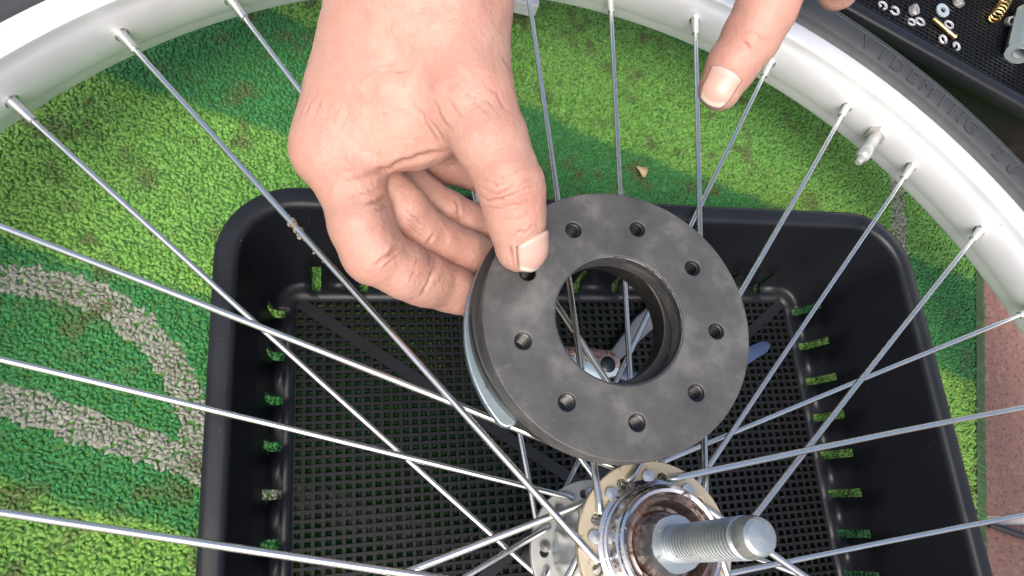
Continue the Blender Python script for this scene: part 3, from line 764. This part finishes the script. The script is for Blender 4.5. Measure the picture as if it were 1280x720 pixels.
def make_nail(sdf, A, B, face, t0, t1, half, parent, rad=14, lift=.35):
    """nail on the finger segment A->B, facing direction face"""
    ax_ = (B - A) / np.linalg.norm(B - A); f = face - ax_ * (face @ ax_); f /= np.linalg.norm(f); s = np.cross(ax_, f)
    L = np.linalg.norm(B - A); nu, nv = 17, 15; pts = []
    for i in range(nu):
        for j in range(nv):
            t = i / (nu - 1); v = j / (nv - 1) * 2 - 1
            e0 = .12 * v * v; e1 = -.20 * v * v
            tt = (t0 + e0) * (1 - t) + (t1 + e1) * t
            ang = v * half * (1 - .12 * (1 - t)); over = max(tt - .98, 0) * L / 7.0; base = A + ax_ * min(tt, .98) * L; dr = f * math.cos(ang) + s * math.sin(ang); dr = dr * math.cos(over) + ax_ * math.sin(over)
            pts.append((base, dr))
    Bs = np.array([p[0] for p in pts]); D = np.array([p[1] for p in pts]); tcur = np.full(len(pts), float(rad))
    for _ in range(40): tcur -= sdf(Bs + D * tcur[:, None]) * .8
    lf = np.full((nu, nv), lift); lf[0] = -.12; lf[:, 0] = -.05; lf[:, -1] = -.05; lf[-1] = lift + .1
    X = Bs + D * (tcur + lf.ravel())[:, None]
    Fq = [(i * nv + j, (i + 1) * nv + j, (i + 1) * nv + j + 1, i * nv + j + 1) for i in range(nu - 1) for j in range(nv - 1)]
    o = mesh_obj('nail', c2w(X), Fq, M['nail'], parent)
    tc = np.ones((nu, nv, 4)); tq = np.linspace(0, 1, nu)[:, None]; vq = np.abs(np.linspace(-1, 1, nv))[None]
    bed = np.array([.50, .315, .26]); tipc = np.array([.60, .52, .44]); cut = np.array([.53, .37, .32]); grm = np.array([.20, .14, .11])
    wt = sstep(.80, .88, tq + .10 * vq * vq)[..., None]; wc_ = (1 - sstep(.0, .28, tq + .10 * vq * vq))[..., None]; we = np.maximum(sstep(.86, 1.0, vq) * np.ones_like(tq), sstep(.97, 1.0, tq) * np.ones_like(vq))[..., None] * .55
    cc = bed * (1 - wt) + tipc * wt; cc = cc * (1 - wc_) + cut * wc_; cc = cc * (1 - we) + grm * we; tc[..., :3] = cc
    ca = o.data.color_attributes.new('tint', 'FLOAT_COLOR', 'POINT'); ca.data.foreach_set('color', tc.ravel())
    m = o.modifiers.new('thickness', 'SOLIDIFY'); m.thickness = .3 * MM; m.offset = -1
    return o

# ---- right hand
T_IP, T_TIP = ray(637, 230, 187), ray(651, 306, 193.0)
palm = [
    (R_(600, -420, 196, 27), R_(530, -20, 203, 25.5)), (R_(610, -420, 236, 26), R_(528, 0, 232, 22)),
    (R_(475, 5, 205, 16), R_(414, 180, 204, 11.2)), (R_(490, 10, 222, 15), R_(428, 190, 220, 10.5)),
    (R_(500, 10, 236, 14), R_(442, 195, 234, 10)), (R_(508, 15, 246, 13), R_(462, 185, 247, 9.5)),
    (R_(520, 40, 204, 21), R_(505, 118, 203, 17.5)), (R_(470, 120, 205, 15), R_(520, 150, 204, 13)),
    (R_(420, 188, 204, 8.8), R_(540, 160, 201, 6.6)),
]
thumb = [R_(560, 25, 201, 18), R_(586, 118, 192, 12.8), R_(612, 172, 188.5, 9.9), R_(637, 228, 187, 9.45), R_(645, 268, 190, 8.4), R_(651, 308, 193.2, 7.2)]
index = [R_(414, 186, 204, 10.8), R_(436, 228, 202, 10.0), R_(452, 280, 200, 9.5), R_(468, 318, 201, 9.2), R_(500, 335, 206, 8.3), R_(533, 350, 213.5, 8.0), R_(565, 362, 220, 7.4), R_(596, 373, 226.5, 6.4)]
middle = [R_(430, 200, 221, 10), R_(478, 240, 214, 8.6), R_(506, 265, 213, 8.3), R_(526, 285, 217, 7.8), R_(549, 301, 222, 7.6), R_(580, 314, 227, 7.3), R_(612, 325, 232, 6.4)]
ringf = [R_(450, 200, 236, 9.4), R_(505, 226, 228, 7.0), R_(525, 242, 229, 6.8), R_(560, 262, 231, 6.2), R_(585, 274, 233.5, 6.0), R_(612, 284, 236, 5.4)]
little = [R_(470, 185, 248, 9), R_(520, 200, 240, 7.2), R_(545, 205, 240, 6.6), R_(572, 210, 241, 6.0), R_(600, 222, 243, 5.4)]
def sdf_right(P):
    d = None
    for (a, ra), (b_, rb) in palm:
        e = cone(P, a, b_, ra, rb); d = e if d is None else smin(d, e, 9.0)
    th = chain(P, thumb); ix = chain(P, index); md = chain(P, middle); rg = chain(P, ringf); lt = chain(P, little)
    # soft bulges of the finger pads and knuckles
    d = smin(d, th, 7.0); d = smin(d, ix, 4.0); fz = smin(md, rg, .5); fz = smin(fz, lt, .5)
    d = smin(d, fz, 1.1)
    return d.astype(np.float32)
creases = [
    ([(560, 186), (520, 199), (487, 209), (430, 224)], 3.2, .95, 230),
    ([(455, 254), (470, 251), (486, 243)], 2.4, 1.0, 230),
    ([(466, 334), (482, 320), (500, 303)], 1.8, .8, 230), ([(473, 341), (490, 326), (506, 310)], 1.3, .35, 230),
    ([(523, 371), (536, 350), (547, 331)], 1.9, .8, 230),
    ([(516, 331), (523, 323)], 1.0, .25, 230), ([(510, 345), (520, 334)], 1.0, .25, 230),
    ([(498, 262), (512, 276), (530, 292)], 1.2, .30, 230), ([(503, 256), (520, 272), (534, 284)], 1.2, .30, 230),
    ([(533, 308), (545, 290)], 1.8, .6, 240), ([(571, 247), (573, 262), (576, 276)], 1.8, .6, 250),
    ([(516, 128), (530, 150), (541, 168), (552, 184)], 1.6, .35, 215), ([(530, 140), (548, 163), (556, 180)], 1.4, .22, 215), ([(556, 120), (570, 140), (582, 150)], 1.5, .18, 205),
    ([(600, 100), (622, 120), (640, 146)], 1.6, .2, 205), ([(575, 112), (600, 134), (616, 146)], 1.4, .14, 205),
    ([(590, 240), (612, 252), (640, 244), (662, 232), (676, 226)], 1.7, .42, 205), ([(596, 232), (620, 242), (648, 233), (670, 218)], 1.5, .35, 205), ([(602, 222), (622, 232), (648, 222)], 1.3, .25, 205),
    ([(600, 256), (622, 262), (650, 255), (672, 246)], 1.2, .22, 205), ([(622, 275), (645, 275), (668, 262)], 1.0, .18, 205),
    ([(398, 110), (378, 155)], 1.2, .2, 220), ([(408, 112), (388, 160)], 1.2, .2, 220), ([(420, 116), (400, 165)], 1.2, .18, 220),
    ([(606, 214), (628, 222), (652, 212), (668, 204)], 1.1, .16, 205), ([(612, 246), (634, 250), (656, 243), (674, 236)], 1.0, .2, 205), ([(606, 238), (630, 246), (652, 238)], 1.0, .22, 205),
    ([(480, 326), (492, 314), (504, 306)], 1.0, .3, 230), ([(508, 352), (516, 340), (526, 330)], 1.0, .2, 230), ([(540, 366), (546, 352), (556, 340)], 1.0, .25, 230), ([(462, 262), (476, 260), (490, 254)], 1.1, .3, 230), ([(508, 280), (520, 290), (532, 300)], 1.0, .25, 235), ([(448, 240), (462, 238), (478, 232)], 1.2, .3, 230),
    ([(386, 118), (372, 160)], 1.0, .16, 220), ([(430, 118), (412, 168)], 1.0, .15, 220), ([(440, 124), (424, 172)], 1.0, .13, 220), ([(404, 170), (384, 186)], 1.0, .15, 220), ([(412, 178), (390, 198)], 1.0, .15, 220), ([(540, 120), (552, 146), (566, 164)], 1.3, .2, 212), ([(566, 100), (590, 120), (612, 128), (634, 152)], 1.2, .18, 205), ([(628, 70), (640, 96)], 1.2, .18, 205), ([(470, 88), (500, 92), (520, 86)], 1.2, .12, 205),
    ([(638, 296), (641, 318), (644, 336)], 1.3, .5, 205), ([(640, 296), (655, 288), (674, 279)], 1.3, .4, 205),
]
RED = (.43, .195, .155); DIRT = (.09, .062, .052); PALE = (.57, .375, .30)
blobs = [(ray(466, 330, 193), 10, RED, .45), (ray(410, 190, 194), 12, RED, .4), (ray(560, 385, 210), 12, (.36, .215, .18), .6), (ray(552, 376, 209), 6, DIRT, .45),
         (ray(474, 258, 193), 2.6, DIRT, .75), (ray(485, 276, 194), 3.2, DIRT, .6), (ray(489, 296, 196), 2.6, DIRT, .5), (ray(555, 388, 211), 2.0, DIRT, .9), (ray(505, 318, 198), 2.2, DIRT, .4), (ray(571, 330, 219), 4.0, DIRT, .3), (ray(418, 12, 182), 1.4, DIRT, .6), (ray(436, 92, 190), 1.6, DIRT, .4),
         (ray(532, 324, 205), 2.4, DIRT, .6), (ray(555, 318, 214), 10, RED, .5), (ray(560, 262, 226), 12, RED, .45), (ray(545, 208, 235), 10, RED, .45), (ray(436, 72, 195), 3.0, (.42, .22, .18), .4),
         (ray(450, 105, 192), 5, RED, .35), (ray(430, 45, 195), 14, RED, .25), (ray(650, 262, 181), 8, RED, .4), (ray(640, 235, 179), 9, RED, .3), (ray(500, 190, 190), 14, PALE, .3), (ray(386, 200, 200), 12, (.45, .24, .18), .5),
         (ray(560, 90, 180), 16, RED, .22), (ray(392, 130, 200), 14, (.42, .24, .185), .5)]
hand = make_hand('hand', sdf_right, np.array([-78.0, -180.0, 166.0]), np.array([18.0, 14.0, 276.0]), .62, creases, blobs, (.425, .252, .198), 0)
tag(hand, 'bare right hand reaching from above, thumb and fingers gripping the black ring', 'hand', 'hands of the mechanic')
make_nail(lambda P: chain(P, thumb), T_IP, T_TIP, np.array([.80, .0, -.72]), .78, 1.45, 1.15, hand, lift=.5)

# ---- left hand, only its pointing finger in the picture
lf_i = [R_(1075, -215, 214, 12), R_(1012, -95, 226, 10.6), R_(985, -45, 232, 10.4), R_(957, 12, 238, 10.1), R_(938, 46, 241, 9.8), R_(916, 82, 244, 8.9), R_(899, 112, 246, 7.6)]
lf_m = [R_(1120, -200, 220, 12), R_(1098, -120, 222, 10), R_(1062, -38, 226, 8.0), R_(1048, -11, 234, 6.4)]
lf_r = [R_(1165, -190, 225, 11.5), R_(1150, -110, 228, 9.5), R_(1125, -70, 246, 8.0), R_(1130, -110, 262, 7)]
lf_l = [R_(1205, -195, 232, 10.5), R_(1200, -120, 236, 8.5), R_(1178, -95, 250, 7.5), R_(1180, -130, 262, 6.5)]
lf_t = [R_(1090, -400, 230, 17), R_(1020, -290, 240, 12), R_(975, -220, 252, 9.5), R_(960, -160, 262, 7.8)]
lf_p = [(R_(1130, -560, 232, 26), R_(1125, -400, 230, 24)), (R_(1100, -380, 226, 19), R_(1078, -225, 216, 12.5)), (R_(1130, -380, 228, 20), R_(1120, -215, 222, 13)), (R_(1160, -380, 230, 19), R_(1163, -205, 227, 12)), (R_(1190, -370, 236, 16), R_(1202, -210, 234, 11))]
def sdf_left(P):
    d = None
    for (a, ra), (b_, rb) in lf_p:
        e = cone(P, a, b_, ra, rb); d = e if d is None else smin(d, e, 8.0)
    d = smin(d, chain(P, lf_t), 6.0); d = smin(d, chain(P, lf_i), 4.0)
    f = smin(chain(P, lf_m), chain(P, lf_r), .6); f = smin(f, chain(P, lf_l), .6); d = smin(d, f, 2.0)
    return d.astype(np.float32)
cl = [([(921, 50), (932, 53), (942, 66)], 1.8, .5, 260), ([(905, 92), (914, 90), (924, 100)], 1.4, .35, 260), ([(884, 97), (875, 108), (874, 122)], 1.5, .5, 260), ([(925, 38), (940, 40), (960, 52)], 1.6, .25, 260)]
bl = [(ray(905, 70, 236), 9, RED, .45), (ray(885, 100, 238), 7, RED, .4), (ray(930, 20, 232), 12, RED, .3)]
lhand = make_hand('hand', sdf_left, np.array([66.0, -290.0, 184.0]), np.array([185.0, -52.0, 290.0]), .8, cl, bl, (.425, .252, .198), 0)
tag(lhand, 'bare left hand with one finger pointing down at the silver rim', 'hand', 'hands of the mechanic')
make_nail(lambda P: chain(P, lf_i), ray(916, 82, 244), ray(899, 112, 246), np.array([-.30, .12, -.95]), .36, 1.78, .85, lhand, lift=.5)

# ------------------------------------------------------------------ small hardware in the far basket
def put(b, name, mat, label, cat, group, loc, sharp=40, rot=(0, 0, 0)):
    o = b.build(name, mat, None, True, sharp); o.location = np.asarray(loc) * MM; o.rotation_euler = rot
    return tag(o, label, cat, group)
TB = tray_o
def on_tray(px, py, h=1.0): return at(px, py, h)
gw = 'washers and lock rings in the parts basket'; gn = 'nuts in the parts basket'
def ring_torus(R, r, n=24, m=8, gap=0):
    b = MB(); V = []; F = []
    for k in range(n):
        a = gap + (2 * math.pi - 2 * gap) * k / (n - 1) if gap else 2 * math.pi * k / n
        for j in range(m):
            q = 2 * math.pi * j / m; V.append(((R + r * math.cos(q)) * math.cos(a), (R + r * math.cos(q)) * math.sin(a), r * math.sin(q) + (gap * 1.6 * k / n if gap else 0)))
    for k in range(n - 1 if gap else n):
        k2 = (k + 1) % n
        for j in range(m): F.append((k * m + j, k2 * m + j, k2 * m + (j + 1) % m, k * m + (j + 1) % m))
    if gap: F.append(tuple(range(m))[::-1]); F.append(tuple((n - 1) * m + j for j in range(m)))
    return b.add(V, F)
rings = [((1103, 7), 3.1, 1.0, .3, 'split spring washer nearest the lip at the left end of the row'), ((1118, 14), 3.1, 1.0, .5, 'split spring washer just right of the leftmost washer'),
         ((1139, 28), 2.6, .9, .4, 'small dark lock ring leaning against a bright ring below a nut'), ((1150, 27), 3.4, .9, 0, 'thin bright ring just below the upright nut'),
         ((1178, 50), 3.1, 1.0, .5, 'split spring washer below the left end of the brass pin'), ((1195, 58), 2.9, 1.0, .4, 'split spring washer lowest in the basket beside the brass pin tip'), ((1186, 31), 3.2, .9, 0, 'thin steel ring lying behind the brass pin')]
for (p, R, r, gp, lab) in rings:
    b = ring_torus(R, r, 26, 8, gp)
    put(b, 'spring_washer' if gp else 'steel_ring', M['steel'], lab, 'washer', gw, on_tray(*p, 1.4), rot=(random.uniform(-.12, .12), random.uniform(-.12, .12), random.uniform(0, 6)))
b = MB(); b.lathe([(2.2, 0), (5.4, 0), (5.6, .3), (5.6, 1.3), (5.4, 1.6), (2.2, 1.6)], 32, closed=True); put(b, 'flat_washer', M['blue_steel'], 'large bluish flat washer above the brass pin', 'washer', gw, on_tray(1177, 14, 1.2), rot=(.12, -.06, 0))
b = MB(); hexnut(b, 4.4, 2.2, 0, 4.2, .5); put(b, 'hex_nut', M['steel'], 'bright hex nut standing left of the large washer', 'nut', gn, on_tray(1139, 14, 1.2), rot=(.3, .2, .4))
b = MB(); hexnut(b, 4.6, 2.3, 0, 4.0, .5); put(b, 'hex_nut', M['steel'], 'bright hex nut right of the large bluish washer', 'nut', gn, on_tray(1195, 5, 1.2), rot=(.15, .2, 1.2))
b = MB(); hexnut(b, 4.0, 2.0, 0, 4.0, .5); put(b, 'hex_nut', M['steel'], 'silver nut between the coil spring and the steel block', 'nut', gn, on_tray(1260, 27, 1.5), rot=(.5, -.3, .2))
a_, b_ = on_tray(1166, 23, 3), on_tray(1194, 47, 3); L = np.linalg.norm(b_ - a_)
b = MB(); b.lathe([(0, 0), (1.5, .1), (1.8, .5), (1.8, L - 1.4), (2.5, L - 1.3), (2.6, L - .3), (2.2, L), (0, L)], 20, frame=axis_frame(b_ - a_, a_ - a_)); put(b, 'brass_pin', M['brass'], 'short brass pin lying among the washers', 'pin', None, a_)
a_, b_ = on_tray(1242, 24, 6), on_tray(1266, -12, 6); dv = (b_ - a_); L = np.linalg.norm(dv); fr = axis_frame(dv, (0, 0, 0)); pts = []
for k in range(9 * 14 + 1):
    q = 2 * math.pi * k / 14; pts.append(fr[0] @ np.array([4.0 * math.cos(q), 4.0 * math.sin(q), L * k / (9 * 14)]))
b = MB(); b.tube(pts, .75, 7); put(b, 'coil_spring', M['brass'], 'golden coil spring next to the steel block', 'spring', None, a_)
# steel hexagonal block with a bored end
bo = on_tray(1276, 62, 9); bd = on_tray(1300, -40, 9) - bo; bd[2] = 0; fr = axis_frame(bd, (0, 0, 0))
blk = empty('hex_socket', bo); tag(blk, 'chunky bluish steel socket with a bored end at the right of the basket', 'socket')
z = bd / np.linalg.norm(bd); x = np.cross([0, 0, 1.0], z); fr = (np.stack([x, np.cross(z, x), z], 1), np.zeros(3))
b = MB(); hexnut(b, 11.0, 4.0, -4, 42, 2.4, 0.0, frame=fr); b.build('body', M['blue_steel'], blk, True, 30)
b = MB(); b.lathe([(4.1, -4.2), (4.6, -4.4), (5.0, -4.2), (4.1, -4.0), (3.9, 10), (0, 10)], 28, frame=fr); b.build('bore', M['steel'], blk, True, 40)

# ------------------------------------------------------------------ odds and ends on the mat
lp = at(803, 214, -1.6)
b = MB(); b.add([(-4.2, 2.6, .9), (-1, 3.0, .3), (3.6, 2.0, 1.0), (3.0, -.6, .5), (.6, -4.4, .4), (-.6, -3.6, .2), (-2.0, -.4, .6), (0, 0, .9)], [(0, 6, 7, 1), (1, 7, 3, 2), (7, 4, 3), (7, 6, 5, 4)])
o = put(b, 'dry_leaf', M['leaf'], 'small dry beige leaf scrap on the green mat above the ring', 'leaf', None, lp); m = o.modifiers.new('t', 'SOLIDIFY'); m.thickness = .3 * MM
for p, r, lab in (((55, 110), 2.0, 'larger white crumb on the mat under the left rim'), ((81, 94), 1.2, 'tiny white crumb on the mat under the left rim')):
    b = MB(); b.lathe([(0, -r), (r * .75, -r * .6), (r, 0), (r * .6, r * .7), (0, r * .8)], 8); put(b, 'crumb', M['crumb'], lab, 'crumb', 'white crumbs on the mat', at(*p, -1.4), rot=(.4, .8, 0))
# white box whose corner shows between the hand and the rim
bc = at(674, 9, 8); e1 = at(640, 1, 8) - bc; e2 = at(695, 0, 8) - bc; e1[2] = e2[2] = 0
e1 /= np.linalg.norm(e1); e2 = np.array([-e1[1], e1[0], 0]) * (1 if np.dot([-e1[1], e1[0]], e2[:2]) > 0 else -1)
ctr = bc + e1 * 22 + e2 * 16
bm = bmesh.new(); bmesh.ops.create_cube(bm, size=1); bmesh.ops.scale(bm, vec=(44 * MM, 32 * MM, 11 * MM), verts=bm.verts); bmesh.ops.bevel(bm, geom=bm.edges[:], offset=1.2 * MM, segments=3, affect='EDGES')
me = bpy.data.meshes.new('small_box'); bm.to_mesh(me); bm.free(); me.materials.append(M['white_plastic']); o = bpy.data.objects.new('small_box', me); link(o); o.location = (ctr[0] * MM, ctr[1] * MM, 3.2 * MM); o.rotation_euler = (0, 0, math.atan2(e1[1], e1[0])); tag(o, 'white plastic box corner on the mat between the right hand and rim', 'box')
# dark twig on the tiles
b = MB(); q = [at(1236, 656, -7), at(1250, 660, -6.6), at(1264, 665, -6.2), at(1285, 672, -6.8), at(1310, 678, -7)]; q0 = q[0]
b.tube([p - q0 for p in q], [1.6, 2.0, 2.1, 1.9, 1.2], 8); put(b, 'dark_twig', M['cable'], 'dark twig lying in the grout line of the tiles', 'twig', None, q0)
